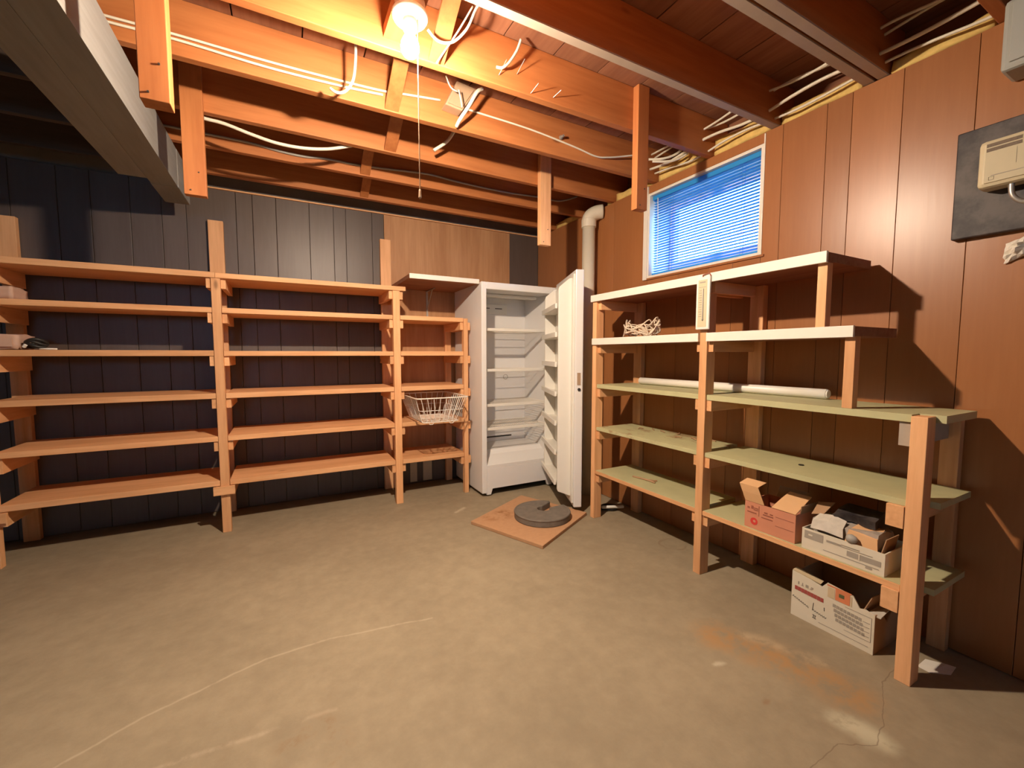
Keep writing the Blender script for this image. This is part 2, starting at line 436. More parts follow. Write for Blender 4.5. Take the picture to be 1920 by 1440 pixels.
mb.build('frame', 'white_paint', w2)
for a, b in ((BX0 + .05, -1.37), (-1.33, BX1 - .05)): box('pane', 'glass', w2, a + .0005, b - .0005, YB - .123, YB - .118, BZ0 + .0505, BZ1 - .0505)
wf = struct(box('wall_far', 'hidden_wall', None, XL - .2, XL, YB, YW + .016, 0, ZS))

# --- ceiling: subfloor boards on joists
ce = struct(box('ceiling', 'dark_gap', None, XL - .2, 2.62, YB - .2, 3.86, ZS + .026, ZS + .10))
x = 2.392; sb = [x]
while x > XL: x -= .254; sb.append(x)
for b, a in zip(sb[:-1], sb[1:]):
    box('subfloor_board', 'oldfir_y', ce, a + .003, b - .003, YB - .15, 3.80, ZS + .001, ZS + .025)
JOISTS = [(1.700, 1.738), (2.120, 2.158), (2.535, 2.573), (2.935, 2.973), (3.350, 3.388), (1.326, 1.362), (.931, .968), (.884, .919), (.541, .579)]
y = .541 - .406
while y > YB + .05: JOISTS.append((y, y + .038)); y -= .406
for a, b in JOISTS:
    pale = a in (1.326, .931, .884)      # lower edges get added strips with bounce light put into their colour
    o = box('joist', 'fir_x', ce, -.70, 2.36, a, b, ZJ + (.006 if pale else 0), ZS, bevel=.003)
    box('joist', 'shaded_joist_x', ce, XL, -.56, b + .001, b + .038, ZJ, ZS, bevel=.003) if (b + .04 < .88 or b > .96) else None   # joist runs beyond the beam, its shade painted in as darker wood
    if pale: box('bounce_strip', 'bounce_lit_wood', o, -.70, 2.36, a, b, ZJ, ZJ + .0058)
box('rim_joist', 'oldfir_y', ce, 2.37, 2.41, YB - .1, YW, ZJ, ZS)
# diagonal bridging between joists
def bridge(x0, x1, ya, yb):
    """from the top of the joist at ya to the bottom of the joist at yb"""
    n = Vector((0, (ZS - ZJ), (yb - ya))).normalized() * .019
    a0 = Vector((0, ya, ZS - .006)); b0 = Vector((0, yb, ZJ + .006))
    mb = MB()
    P = []
    for xx in (x0, x1):
        P += [Vector((xx, 0, 0)) + a0, Vector((xx, 0, 0)) + b0, Vector((xx, 0, 0)) + b0 + n, Vector((xx, 0, 0)) + a0 + n]
    # clip the top to the subfloor and joist faces
    P = [Vector((p.x, min(max(p.y, ya + .0005), yb - .0005), min(p.z, ZS - .0005))) for p in P]
    mb.v = [tuple(p) for p in P]
    mb.f = [(0, 1, 2, 3), (7, 6, 5, 4), (0, 4, 5, 1), (1, 5, 6, 2), (2, 6, 7, 3), (3, 7, 4, 0)]
    return mb.build('bridging', 'fir_z', ce)
bridge(.449, .513, 1.738, 2.120); bridge(.528, .594, 2.158, 2.535); bridge(.457, .518, 2.573, 2.935)
bridge(.517, .575, 2.973, 3.350); bridge(.533, .597, 1.362, 1.700)
# little nails sticking out of the joist face
for (nx, nz, dz) in ((.842, 2.33, .05), (.93, 2.36, .05), (1.00, 2.30, .03), (1.12, 2.315, .02)):
    MB().tube([(nx, 1.699, nz), (nx + .02, 1.665, nz + dz)], .0016, 6).build('nail', 'steel', ce)

# --- window
wn = bpy.data.objects.new('window_1', None); col.objects.link(wn); wn.location = (2.35, (WY0 + WY1) / 2, WZ0)
WL['window_1'] = Vector(wn.location); struct(wn)
box('jamb', 'white_paint', wn, XW - .004, 2.47, WY1 - .014, WY1 - .001, WZ0, WZ1)
box('jamb', 'white_paint', wn, XW - .004, 2.47, WY0 + .001, WY0 + .014, WZ0, WZ1)
box('head', 'white_paint', wn, XW - .004, 2.47, WY0 + .014, WY1 - .014, WZ1 - .016, WZ1)
box('sill', 'white_paint', wn, XW - .006, 2.47, WY0 + .014, WY1 - .014, WZ0, WZ0 + .014)
mb = MB(); fy0, fy1, fz0, fz1 = WY0 + .014, WY1 - .014, WZ0 + .014, WZ1 - .016
iy0, iy1, iz0, iz1 = 1.475, 2.135, 1.782, 2.150
mb.box(2.43, 2.47, fy0, iy0, fz0, fz1).box(2.43, 2.47, iy1, fy1, fz0, fz1).box(2.43, 2.47, iy0, iy1, fz0, iz0).box(2.43, 2.47, iy0, iy1, iz1, fz1)
mb.build('frame', 'white_paint', wn)
box('pane', 'glass', wn, 2.448, 2.453, iy0 + .0005, iy1 - .0005, iz0 + .0005, iz1 - .0005)
box('casing', 'white_paint', wn, XW - .010, XW - .0005, WY1 - .001, WY1 + .035, WZ0 - .01, ZJ - .01)
box('casing', 'white_paint', wn, XW - .004, XW - .0005, WY0 - .006, WY0 + .001, WZ0 - .01, ZJ - .01)
box('casing', 'panel_orange', wn, XW - .008, XW - .0005, WY0 - .02, WY1 + .02, WZ0 - .012, WZ0)

# ================================================================== LARGE THINGS
# --- window blind
bl = thing('window_blind', 'bright blue slatted blind covering the small basement window', 'blind', (2.262, 1.79, WZ0 + .02))
by0, by1 = WY0 + .016, WY1 - .018
box('headrail', 'blind', bl, 2.248, 2.276, by0, by1, 2.186, 2.214, bevel=.002)
nsl = 28; zs0, zs1 = WZ0 + .045, 2.178
for i in range(nsl):
    z = zs0 + (zs1 - zs0) * i / (nsl - 1)
    t = R(-3); mb = MB(); rows = []
    for j in range(5):
        u = -.0125 + .025 * j / 4; h = .0022 * (1 - (u / .0125) ** 2)
        px = 2.262 + u * math.cos(t) - h * math.sin(t); pz = z + u * math.sin(t) + h * math.cos(t)
        rows.append([(px, by0 + .004, pz), (px, by1 - .004, pz)])
    mb.sheet(rows, .0006).build('slat', 'blind', bl, smooth=False)
box('bottom_rail', 'blind', bl, 2.251, 2.274, by0, by1, WZ0 + .020, WZ0 + .032, bevel=.002)
for yy in (WY0 + .13, WY1 - .17):
    MB().tube([(2.249, yy, WZ0 + .03), (2.249, yy, 2.19)], .0012, 5).tube([(2.275, yy, WZ0 + .03), (2.275, yy, 2.19)], .0012, 5).build('ladder_cord', 'blind', bl)
MB().tube([(2.243, by1 - .05, 2.19), (2.240, by1 - .06, 1.95), (2.243, by1 - .055, 1.74)], .003, 6).build('tilt_wand', 'plastic_white', bl)

# --- support beam (girder) under the joists
gb = thing('support_beam', 'thick grey built-up timber beam running under the joists', 'beam', (-.62, 1.0, 2.08))
for a, b in ((-.745, -.6275), (-.6265, -.507)):
    box('beam_ply', 'beam_y', gb, a, b, YB, 2.98 if a < -.63 else 3.05, 2.08, ZJ - .001, bevel=.001)
box('end_timber', 'beam_y', gb, -.63, -.504, 3.052, 3.38, 2.079, ZJ - .001, bevel=.004)

# --- boards hanging from the joists
def hang(x0, x1, y0, y1, zt, label, m='fir_z'):
    o = thing('hanging_board', label, 'board', ((x0 + x1) / 2, (y0 + y1) / 2, 1.884), 'boards hanging down from the joists')
    box('board', m, o, x0, x1, y0, y1, 1.884, zt, bevel=.002)
    for k, zz in enumerate((1.905, 1.99)):
        MB().tube([(x0 + (.3 + .4 * k) * (x1 - x0), y0 - .004, zz), (x0 + (.3 + .4 * k) * (x1 - x0), y0 + .004, zz)], .003, 8).build('nail', 'dark_metal', o)
hang(-.352, -.280, 1.640, 1.699, ZS - .004, 'thick orange board hanging beside the grey beam, cut off by the picture top')
hang(-.393, -.307, 2.496, 2.534, ZS - .004, 'flat orange board hanging just right of the end of the grey beam')
hang(1.548, 1.633, 2.496, 2.534, ZS - .004, 'pale board hanging from a far joist in front of the drain pipe corner', 'pine_z')
hang(1.607, 1.680, 1.660, 1.699, ZS - .004, 'orange board hanging from a joist just left of the window')

# --- left shelving unit
FY = 3.19
su = thing('shelving_unit', 'long bare pine shelving unit along the dark panelled wall', 'shelving', (0, 3.4, 0))
LV = [1.609, 1.396, 1.128, .861, .590, .304]           # undersides
TH = .034
def frame(xl, xr, bx0, bx1, ztop, zback, levels, left=True, right=True, ch=.062):
    box('front_post', 'pine_z', su, xl, xr, FY, FY + .045, 0.0, ztop, bevel=.002)
    box('back_post', 'pine_z', su, bx0, bx1, YW - .045, YW - .006, 0.0, zback, bevel=.002)
    for z in levels:
        if left: box('cleat', 'pine_y', su, xl - .026, xl - .0005, FY + .012, YW - .05, z - ch, z - .0005, bevel=.001)
        if right: box('cleat', 'pine_y', su, xr + .0005, xr + .027, FY + .020, YW - .05, z - ch, z - .0005, bevel=.001)
frame(-1.425, -1.372, -1.446, -1.372, 1.608, 1.942, LV, ch=.085, left=False)
frame(-.395, -.347, -.446, -.358, 1.608, 2.060, LV)
frame(.706, .757, .702, .786, 1.608, 2.075, LV)
frame(1.262, 1.297, 1.245, 1.300, 1.425, 1.425, LV[1:])
box('front_cleat', 'pine_x', su, -.432, -.318, FY - .020, FY - .0005, .250, .303, bevel=.001)
box('front_cleat', 'pine_x', su, -1.44, -1.330, FY - .020, FY - .0005, .250, .303, bevel=.001)
yb = YW - .046
for i, z in enumerate(LV):
    if i == 0:
        box('shelf', 'pine_x', su, -1.47, -.372, FY - .006, yb, z, z + TH, bevel=.002)
        box('shelf', 'pine_x', su, -.371, .800, FY - .006, yb, z, z + TH - .003, bevel=.002)
    else:
        for a, b in ((-1.371, -.396), (-.346, .705), (.758, 1.261)):
            j = random.uniform(-.002, .002)
            box('shelf', 'pine_x', su, a + .001, b - .001, FY + .004 + j, yb, z + .0005, z + TH + j, bevel=.002)

# --- white edged wall shelf beside the freezer
ws = thing('wall_shelf', 'white-edged board shelf on a bracket left of the freezer top', 'shelf', (1.07, 3.35, 1.685))
box('board', 'oldfir_x', ws, .797, 1.338, 3.062, YW - .006, 1.688, 1.716)
box('front_edge', 'white_paint', ws, .797, 1.338, 3.050, 3.0615, 1.684, 1.7185, bevel=.001)
mb = MB().box(1.09, 1.105, YW - .012, YW - .0045, 1.44, 1.687).box(1.09, 1.105, YW - .22, YW - .012, 1.680, 1.687)
mb.tube([(1.0975, YW - .012, 1.53), (1.0975, YW - .16, 1.682)], .005, 6)
mb.build('bracket', 'steel', ws)

# --- upright freezer
fz = thing('upright_freezer', 'white upright freezer standing open and empty in the corner', 'freezer', (1.70, 3.31, 0))
X0, X1, Y0, Y1, ZT = 1.343, 2.052, 3.020, 3.610, 1.700
ix0, ix1, iy_b = X0 + .042, X1 - .050, 3.50
mb = MB()
mb.box(X0, ix0, Y0, Y1, 0.028, ZT).box(ix1, X1, Y0, Y1, .028, ZT).box(ix0, ix1, Y0, Y1, ZT - .055, ZT)
mb.box(ix0, ix1, iy_b + .012, Y1, .028, ZT - .055)
mb.build('cabinet', 'enamel', fz, bevel=.004)
# base panel with the toe cut-out
poly = [(ix0, .012), (ix0 + .035, .012), (ix0 + .050, .058), (ix1 - .055, .058), (ix1 - .040, .012), (ix1, .012), (ix1, .225), (ix0, .225)]
MB().prism(poly, Y0 + .002, Y0 + .03, lambda u, v, h: (u, h, v)).build('base_panel', 'enamel', fz, bevel=.002)
box('compressor_bay', 'black', fz, ix0, ix1, Y0 + .10, iy_b + .01, .03, .20)
# inner liner (floor with a raised back step)
prof = [(Y0 + .004, .226), (Y0 + .004, .250), (Y0 + .16, .300), (Y0 + .20, .330), (iy_b, .335), (iy_b, ZT - .056), (iy_b + .011, ZT - .056), (iy_b + .011, .226)]
MB().prism(prof, ix0 + .0005, ix1 - .0005, lambda u, v, h: (h, u, v)).build('liner', 'enamel', fz)
box('light_cover', 'plastic_white', fz, ix0 + .06, ix1 - .04, Y0 + .20, Y0 + .27, ZT - .080, ZT - .0555, bevel=.006)
vt = box('vent_panel', 'plastic_white', fz, ix0 + .01, ix0 + .42, iy_b - .012, iy_b - .0005, 1.50, 1.59, bevel=.003)
for k in range(3): box('slot', 'dark_metal', vt, ix0 + .05 + k * .125, ix0 + .12 + k * .125, iy_b - .0135, iy_b - .0122, 1.548, 1.556)
box('drain_slot', 'black', fz, ix0 + .01, ix0 + .47, iy_b - .006, iy_b - .0005, .372, .384)
MB().tube([(ix0 + .41 + .022 * math.cos(a), iy_b - .003, .93 + .022 * math.sin(a)) for a in [k * math.pi / 9 for k in range(18)]], .003, 6, closed=True).build('sensor_ring', 'steel', fz)
for zz in (1.338, 1.012, .728, .535):
    rk = thing('wire_shelf', '', '', (1.69, 3.29, zz)); del rk['label']; del rk['category']
    rk.parent = fz; rk.location = Vector((1.69, 3.29, zz)) - WL[fz.name]
    mb = MB()
    for q in range(31):
        xx = ix0 + .014 + (ix1 - ix0 - .028) * q / 30
        mb.tube([(xx, Y0 + .06, zz), (xx, iy_b - .012, zz)], .0019, 5)
    for yy in (Y0 + .20, Y0 + .34): mb.tube([(ix0 + .006, yy, zz - .004), (ix1 - .006, yy, zz - .004)], .003, 6)
    mb.build('wires', 'wire_white', rk)
    MB().box(ix0 + .002, ix1 - .002, Y0 + .050, Y0 + .060, zz - .012, zz + .010).build('front_bar', 'plastic_white', rk, bevel=.002)
    MB().tube([(ix0 + .004, Y0 + .06, zz), (ix0 + .004, iy_b - .01, zz), (ix1 - .004, iy_b - .01, zz), (ix1 - .004, Y0 + .06, zz)], .0035, 6).build('rim', 'wire_white', rk)
# door, swung open towards the camera
hx, hy = 2.022, 3.010
U = Vector((-.380, -.925, 0)).normalized(); N = Vector((.925, -.380, 0)).normalized()
T = Matrix(((U.x, N.x, 0, hx), (U.y, N.y, 0, hy), (0, 0, 1, 0), (0, 0, 0, 1)))
DL = .665
dr = MB().box(0.0, DL, 0.004, .062, .048, 1.722, T).build('door', 'enamel', fz, bevel=.006)
MB().box(.012, DL - .012, -.008, .0038, .075, 1.695, T).build('gasket', 'plastic_white', dr, bevel=.003)
def dfn(u0): return lambda a, z, h: T @ Vector((u0 + h, a, z))
rib = [(-.0085, .115), (-.0085, 1.672), (-.030, 1.668), (-.098, 1.610), (-.104, 1.59), (-.104, .165), (-.098, .15)]
for u0 in (.055, .585): MB().prism(rib, 0, .026, dfn(u0)).build('side_rib', 'plastic_white', dr, bevel=.003)
MB().box(.082, .584, -.018, -.0085, .13, 1.66, T).build('inner_panel', 'plastic_white', dr)
for zz in (.20, .42, .63, .84, 1.05, 1.26, 1.46):
    mb = MB().box(.082, .584, -.112, -.0185, zz, zz + .008, T).box(.060, .610, -.128, -.113, zz, zz + .036, T)
    mb.build('door_shelf', 'plastic_white', dr, bevel=.002)
MB().box(DL + .0005, DL + .003, .020, .044, .925, 1.010, T).build('handle_slot', 'tan', dr)
MB().lathe(T @ Vector((DL, .034, .893)), U, [(.011, 0), (.011, .006), (.006, .008)], 16).build('lock', 'black', dr)
MB().box(-.0045, .055, .010, .060, .020, .046, T).build('hinge', 'steel', dr)
MB().tube([T @ Vector((DL - .10, .02, .047)), T @ Vector((DL - .10, .02, .0235))], .006, 8).build('stop', 'black', dr)

# --- drain pipe in the corner
pp = thing('drain_pipe', 'cream plastic drain pipe with an elbow beside the freezer door', 'pipe', (2.125, 2.72, 0))
px, py = 2.135, 2.72
MB().lathe((px, py, 0), (0, 0, 1), [(.050, 0), (.050, 2.165)], 28).build('pipe', 'pvc', pp, smooth=True)
MB().lathe((px, py, 2.13), (0, 0, 1), [(.0505, 0), (.058, .003), (.058, .062), (.052, .066)], 28).build('collar', 'pvc', pp, smooth=False)
arc = [(px + .088 * (1 - math.cos(t)), py - .060 * (1 - math.cos(t)), 2.19 + .062 * math.sin(t)) for t in [k * math.pi / 2 / 8 for k in range(9)]]

MB().tube(arc, .054, 24, smooth=2).build('elbow', 'pvc', pp, smooth=True)

# --- right shelving unit
sr = thing('shelving_unit', 'stepped wooden shelving unit with white-edged and green shelves below the window', 'shelving', (2.04, 1.4, 0))
FX = 1.850
def rpost(y0, y1, zt, bz, b0, b1):
    box('front_post', 'pine_z', sr, FX, FX + .064, y0, y1, 0, zt, bevel=.002)
    box('back_post', 'pine_z', sr, XW - .040, XW - .002, b0, b1, 0, bz, bevel=.002)
rpost(2.263, 2.302, 1.495, 1.495, 2.190, 2.262)
rpost(1.408, 1.450, 1.495, 1.495, 1.340, 1.412)
rpost(.570, .614, .932, .905, .584, .638)
xb = XW - .042
# top shelf and second shelf, white edged
for (a, b, z0, z1) in ((.888, 2.312, 1.4965, 1.536),):
    s_ = box('shelf', 'oldfir_y', sr, FX + .002, xb, a, b, z0, z1 - .004)
    box('edge_strip', 'white_paint', s_, FX - .012, FX + .0015, a, b, z0 - .004, z1, bevel=.001)
for (a, b) in ((1.452, 2.295), (.788, 1.406)):
    s_ = box('shelf', 'oldfir_y', sr, FX + .002, xb, a, b, 1.207, 1.243)
    box('edge_strip', 'white_paint', s_, FX - .012, FX + .0015, a, b, 1.203, 1.2455, bevel=.001)
for zz, t in ((.910, .026), (.619, .022), (.318, .022)):
    s_ = box('shelf', 'green_dirty' if zz == .619 else 'green_paint', sr, FX + .010, xb, 1.4515, 2.2615, zz, zz + t, bevel=.001)
    if zz < .4: box('edge_strip', 'pine_y', s_, FX + .004, FX + .0095, 1.4515, 2.2615, zz, zz + t - .002)
    s_ = MB().box(FX + .010, xb, .615, 1.4065, zz, zz + t).box(FX + .066, xb, .545, .615, zz, zz + t).build('shelf', 'green_paint', sr)
    if zz < .4: box('edge_strip', 'pine_y', s_, FX + .004, FX + .0095, .6155, 1.4065, zz, zz + t - .002)
for z in (1.4965, 1.207, .910, .619, .318):
    box('cleat', 'pine_x', sr, FX + .018, xb, 2.236, 2.2625, z - .060, z - .001)
    box('cleat', 'pine_x', sr, FX + .014, xb, 1.382, 1.4075, z - .055, z - .001)
    box('cleat', 'pine_x', sr, FX + .014, xb, 1.4505, 1.476, z - .055, z - .001)
box('cleat', 'plaster', sr, FX + .02, xb, .615, .650, .910 - .085, .909)
for z in (.619, .318): box('cleat', 'pine_x', sr, FX - .004, xb, .615, .664, z - .078, z - .001, bevel=.001)
box('strut', 'pine_z', sr, FX + .010, FX + .048, .893, .927, 1.2435, 1.496, bevel=.001)
box('strut', 'pine_z', sr, FX + .010, FX + .048, .788, .822, .9365, 1.2065, bevel=.001)

# ================================================================== LAMP
lf = thing('light_fixture', 'bare glowing bulb in a white porcelain lampholder between the joists', 'light', (.40, 1.46, 2.10))
BC = Vector((.401, 1.480, 2.170)); AX = Vector((.03, .06, 1)).normalized()
MB().lathe(BC - AX * .036, AX, [(.002, -.001), (.012, .001), (.021, .007), (.028, .018), (.0305, .032), (.0285, .047), (.022, .062), (.016, .074), (.0135, .084)], 20).build('light_bulb', 'bulb', lf, smooth=True)
MB().lathe(BC + AX * .049, AX, [(.019, 0), (.022, .004), (.022, .03), (.026, .04)], 20).build('socket', 'plastic_white', lf, smooth=True)
MB().lathe(BC + AX * .085, AX, [(.030, 0), (.055, .006), (.060, .014), (.060, .020), (.050, .022)], 28).build('holder_base', 'plastic_white', lf, smooth=True)
MB().lathe(BC + AX * .1075, AX, [(.048, 0), (.050, .002), (.050, .040), (.048, .042)], 24).build('outlet_box', 'steel', lf)
box('mounting_block', 'fir_y', lf, .360, .460, 1.3635, 1.6985, 2.324, 2.362)
MB().tube([(.424, 1.466, 2.254), (.423, 1.464, 2.10), (.423, 1.464, 1.70)], .0018, 6).lathe((.423, 1.464, 1.672), (0, 0, 1), [(.003, 0), (.0055, .004), (.004, .028), (.002, .03)], 8).build('pull_cord', 'cord', lf)

# ================================================================== CABLES
def cable(pts, r, m, label, n=8, sm=6, group=None):
    return tag(MB().tube(pts, r, n, smooth=sm).build('cable', m, smooth=True), label, 'cable', group)
YZ = 2.112
cable([(-.75, YZ, 2.335), (-.518, YZ, 2.338), (-.328, YZ, 2.342), (-.031, YZ, 2.333), (.257, YZ, 2.340), (.44, YZ, 2.352)], .005, 'cable_white', 'thin cream cable stapled low along the lit joist left of the bulb')
cable([(-.75, YZ, 2.355), (-.518, YZ, 2.357), (-.328, YZ, 2.360), (-.031, YZ, 2.357), (.257, YZ, 2.362), (.442, YZ, 2.37), (.541, YZ, 2.383), (.72, YZ, 2.404)], .005, 'cable_white', 'thin cream cable running just above the other one on the lit joist')
cable([(.86, YZ, 2.398), (.95, YZ, 2.396), (1.248, YZ, 2.388), (1.54, YZ, 2.362), (1.70, YZ, 2.342), (1.79, YZ - .01, 2.350), (1.90, YZ - .02, 2.375), (2.02, YZ - .05, 2.40)], .005, 'cable_white', 'thin white cable sagging along the joist towards the window')
cable([(-.40, 2.60, 2.300), (-.316, 2.60, 2.287), (-.234, 2.60, 2.282), (-.122, 2.60, 2.258), (-.004, 2.60, 2.240), (.121, 2.60, 2.243), (.25, 2.60, 2.268), (.381, 2.60, 2.317)], .0085, 'cable_white', 'thick cream cable drooping below the joists beside the flat hanging board')
gp = [(-.9, 2.926, 2.35), (-.351, 2.926, 2.350), (-.139, 2.926, 2.348), (.008, 2.926, 2.335), (.135, 2.926, 2.332), (.253, 2.926, 2.344), (.440, 2.926, 2.345), (.605, 2.926, 2.355), (.891, 2.926, 2.377), (1.084, 2.926, 2.368), (1.29, 2.926, 2.362), (1.554, 2.926, 2.363), (1.792, 2.926, 2.375), (1.994, 2.926, 2.378), (2.15, 2.90, 2.43)]
cable(gp, .007, 'cable_grey', 'grey cable stapled along a far joist towards the corner pipe')
cable([(-.36, 1.757, 2.315), (.0, 1.757, 2.312), (.30, 1.757, 2.311), (.62, 1.757, 2.313), (.9, 1.757, 2.33)], .0065, 'cable_grey', 'grey cable tucked behind the joist that carries the bulb')
cable([(.301, 1.96, 2.47), (.301, 1.98, 2.383), (.292, 2.0, 2.314), (.262, 2.01, 2.266), (.228, 2.02, 2.256), (.203, 2.03, 2.272)], .006, 'cable_white', 'short cable end looping down left of the bulb')
cable([(.828, 1.694, 2.356), (.85, 1.680, 2.352), (.878, 1.672, 2.378), (.91, 1.664, 2.43), (.925, 1.655, 2.475)], .0058, 'cable_white', 'short cut white cable curling out of a hole in the joist face')
cable([(.90, 2.00, 2.45), (.87, 2.0, 2.425), (.835, 2.02, 2.36), (.805, 2.06, 2.31), (.80, 2.10, 2.292)], .009, 'cable_white', 'fat white cable passing in front of the tan box')
cable([(.91, 2.36, 2.45), (.896, 2.38, 2.423), (.856, 2.40, 2.36), (.783, 2.42, 2.302)], .009, 'cable_white', 'fat white cable end hanging behind the lit joist')
cable([(.50, 1.60, 2.335), (.545, 1.61, 2.315), (.60, 1.60, 2.325), (.645, 1.57, 2.37), (.67, 1.54, 2.43), (.70, 1.50, 2.47)], .005, 'cable_white', 'white cable curving over the diagonal brace right of the bulb')
cable([(.66, 1.55, 2.44), (.62, 1.60, 2.37), (.575, 1.66, 2.305), (.557, 1.675, 2.277)], .0032, 'cable_white', 'thin cream wire hanging along the diagonal brace')
# cables running along the top of the right wall through the joists
for k, (xx, zz, lab) in enumerate(((2.150, 2.432, 'upper of the cables strung through the joists along the right wall'),
                                   (2.185, 2.437, 'cable beside the uppermost one, strung close to the right wall'),
                                   (2.150, 2.352, 'middle white cable strung through the joists above the window'),
                                   (2.195, 2.318, 'lowest white cable strung just above the panelling of the right wall'))):
    pts = []
    for q in range(17):
        yy = .10 + q * .125
        pts.append((xx + .006 * math.sin(q * 1.7 + k), yy, zz + .012 * math.sin(q * 1.3 + 2 * k)))
    cable(pts, .0058 if k != 2 else .0075, 'cable_white', lab, sm=3)
for k, (a, lab) in enumerate((((2.05, 2.02, 2.36), 'upper loop of cable above the left window corner'), ((2.03, 1.97, 2.325), 'lower loop of cable above the left window corner'))):
    cable([a, (2.10, a[1] - .07, a[2] - .012), (2.16, a[1] - .12, a[2] + .01), (2.20, a[1] - .16, a[2] + .06)], .0075, 'cable_white', lab)

tb = thing('junction_box', 'small tan box fixed to the joist right of the bulb', 'box', (.81, 2.09, 2.355))
MB().prism([(.727, 2.362), (.816, 2.352), (.900, 2.478), (.79, 2.488)], 2.06, 2.1195, lambda u, v, h: (u, h, v)).build('shell', 'tan', tb, bevel=.003)
MB().prism([(.742, 2.370), (.812, 2.362), (.880, 2.468), (.798, 2.476)], 2.054, 2.0595, lambda u, v, h: (u, h, v)).build('cover', 'tan', tb, bevel=.001)
tag(MB().tube([(.70, 1.97, 2.436), (.73, 1.99, 2.405), (.765, 2.00, 2.40), (.775, 2.02, 2.42)], .0035, 6, smooth=5).tube([(.775, 2.0, 2.41), (.79, 2.01, 2.37), (.80, 2.02, 2.345)], .003, 6).build('wire_end', 'cable_white'), 'bent stripped wire ends poking out by the tan box', 'wire')
md = tag(MB().lathe((1.45, 2.119, 2.395), (0, -1, 0), [(.012, 0), (.012, .008), (.007, .010), (.007, .03)], 14).build('metal_fitting', 'steel', smooth=False), 'small shiny metal fitting on the joist near the window', 'fitting')

# --- yellow insulation stuffed above the right wall
def lump(x0, x1, y0, y1, z0, z1, amp, seed, nx=4, ny=14, nz=5):
    mb = MB(); idx = {}
    def pt(i, j, k):
        key = (i, j, k)
        if key not in idx:
            p = Vector((x0 + (x1 - x0) * i / nx, y0 + (y1 - y0) * j / ny, z0 + (z1 - z0) * k / nz))
            nn = mnoise.noise_vector(p * 14 + Vector((seed, seed * 2, 0)))
            p = p + Vector((nn.x, nn.y * .6, nn.z)) * amp
            p = Vector((max(min(p.x, x1 + amp), x0 - amp), max(min(p.y, y1), y0), max(p.z, z0)))
            idx[key] = len(mb.v); mb.v.append(tuple(p))
        return idx[key]
    for j in range(ny):
        for k in range(nz):
            mb.f.append((pt(0, j, k), pt(0, j, k + 1), pt(0, j + 1, k + 1), pt(0, j + 1, k)))
            mb.f.append((pt(nx, j, k), pt(nx, j + 1, k), pt(nx, j + 1, k + 1), pt(nx, j, k + 1)))
    for i in range(nx):
        for j in range(ny):
            mb.f.append((pt(i, j, 0), pt(i, j + 1, 0), pt(i + 1, j + 1, 0), pt(i + 1, j, 0)))
            mb.f.append((pt(i, j, nz), pt(i + 1, j, nz), pt(i + 1, j + 1, nz), pt(i, j + 1, nz)))
        for k in range(nz):
            mb.f.append((pt(i, 0, k), pt(i + 1, 0, k), pt(i + 1, 0, k + 1), pt(i, 0, k + 1)))
            mb.f.append((pt(i, ny, k), pt(i, ny, k + 1), pt(i + 1, ny, k + 1), pt(i + 1, ny, k)))
    return mb
for k, (a, b, h, lab) in enumerate(((.590, .875, .052, 'yellow insulation strip above the wall near the grey box'),
                                    (.978, 1.316, .055, 'yellow insulation strip above the wall between two bare joists'),
                                    (1.372, 1.690, .085, 'yellow insulation above the right half of the window'),
                                    (1.748, 2.110, .095, 'ragged pale insulation above the left half of the window'),
                                    (2.168, 2.525, .050, 'strip of insulation left of the window above the panelling'),
                                    (2.583, 2.620, .060, 'yellow foam insulation around the drain pipe elbow'),
                                    (2.983, 3.340, .050, 'strip of insulation above the wall in the far corner'))):
    tag(lump(2.236, 2.345, a, b, ZJ + .001, ZJ + h, .012, 3.1 * k + 1).build('insulation_batt', 'insulation', smooth=True), lab, 'insulation', 'insulation along the top of the right wall')

# ================================================================== SMALLER THINGS
# wire basket
wk = thing('wire_basket', 'white wire basket sticking out from the narrow shelf bay', 'basket', (1.0, 3.2, .626))
zb, zt = .640, .822
def rr(z):  # corners of the basket outline at height z
    t = (z - zb) / (zt - zb)
    return (.862 - .060 * t, 1.138 + .060 * t, 2.985 - .050 * t, 3.40 + .040 * t)
def outline(z, c=.03, n=4):
    x0, x1, y0, y1 = rr(z); P = []
    for cx, cy, a0 in ((x1 - c, y0 + c, -90), (x1 - c, y1 - c, 0), (x0 + c, y1 - c, 90), (x0 + c, y0 + c, 180)):
        for k in range(n + 1): a = R(a0 + 90 * k / n); P.append((cx + c * math.cos(a), cy + c * math.sin(a), z))
    return P
MB().tube(outline(zt), .0046, 8, closed=True).build('rim', 'wire_white', wk)
mb = MB(); mb.tube(outline(zb), .003, 6, closed=True); mb.tube(outline(zb + .09, .03), .0022, 6, closed=True)
for k in range(8):
    t = k / 7; a, b = rr(zt), rr(zb)
    for s in (2, 3): mb.tube([(a[0] + .03 + (a[1] - a[0] - .06) * t, a[s], zt), (b[0] + .03 + (b[1] - b[0] - .06) * t, b[s], zb)], .0027, 5)
for k in range(12):
    t = k / 11; a, b = rr(zt), rr(zb)
    for s in (0, 1): mb.tube([(a[s], a[2] + .03 + (a[3] - a[2] - .06) * t, zt), (b[s], b[2] + .03 + (b[3] - b[2] - .06) * t, zb)], .0026, 5)
mb.build('side_wires', 'wire_white', wk)
mb = MB(); b = rr(zb)
for k in range(15): yy = b[2] + .01 + (b[3] - b[2] - .02) * k / 14; mb.tube([(b[0], yy, zb), (b[1], yy, zb)], .0016, 5)
for k in range(3): xx = b[0] + .07 + (b[1] - b[0] - .14) * k / 2; mb.tube([(xx, b[2], zb - .002), (xx, b[3], zb - .002)], .0022, 5)
mb.build('bottom_wires', 'wire_white', wk)
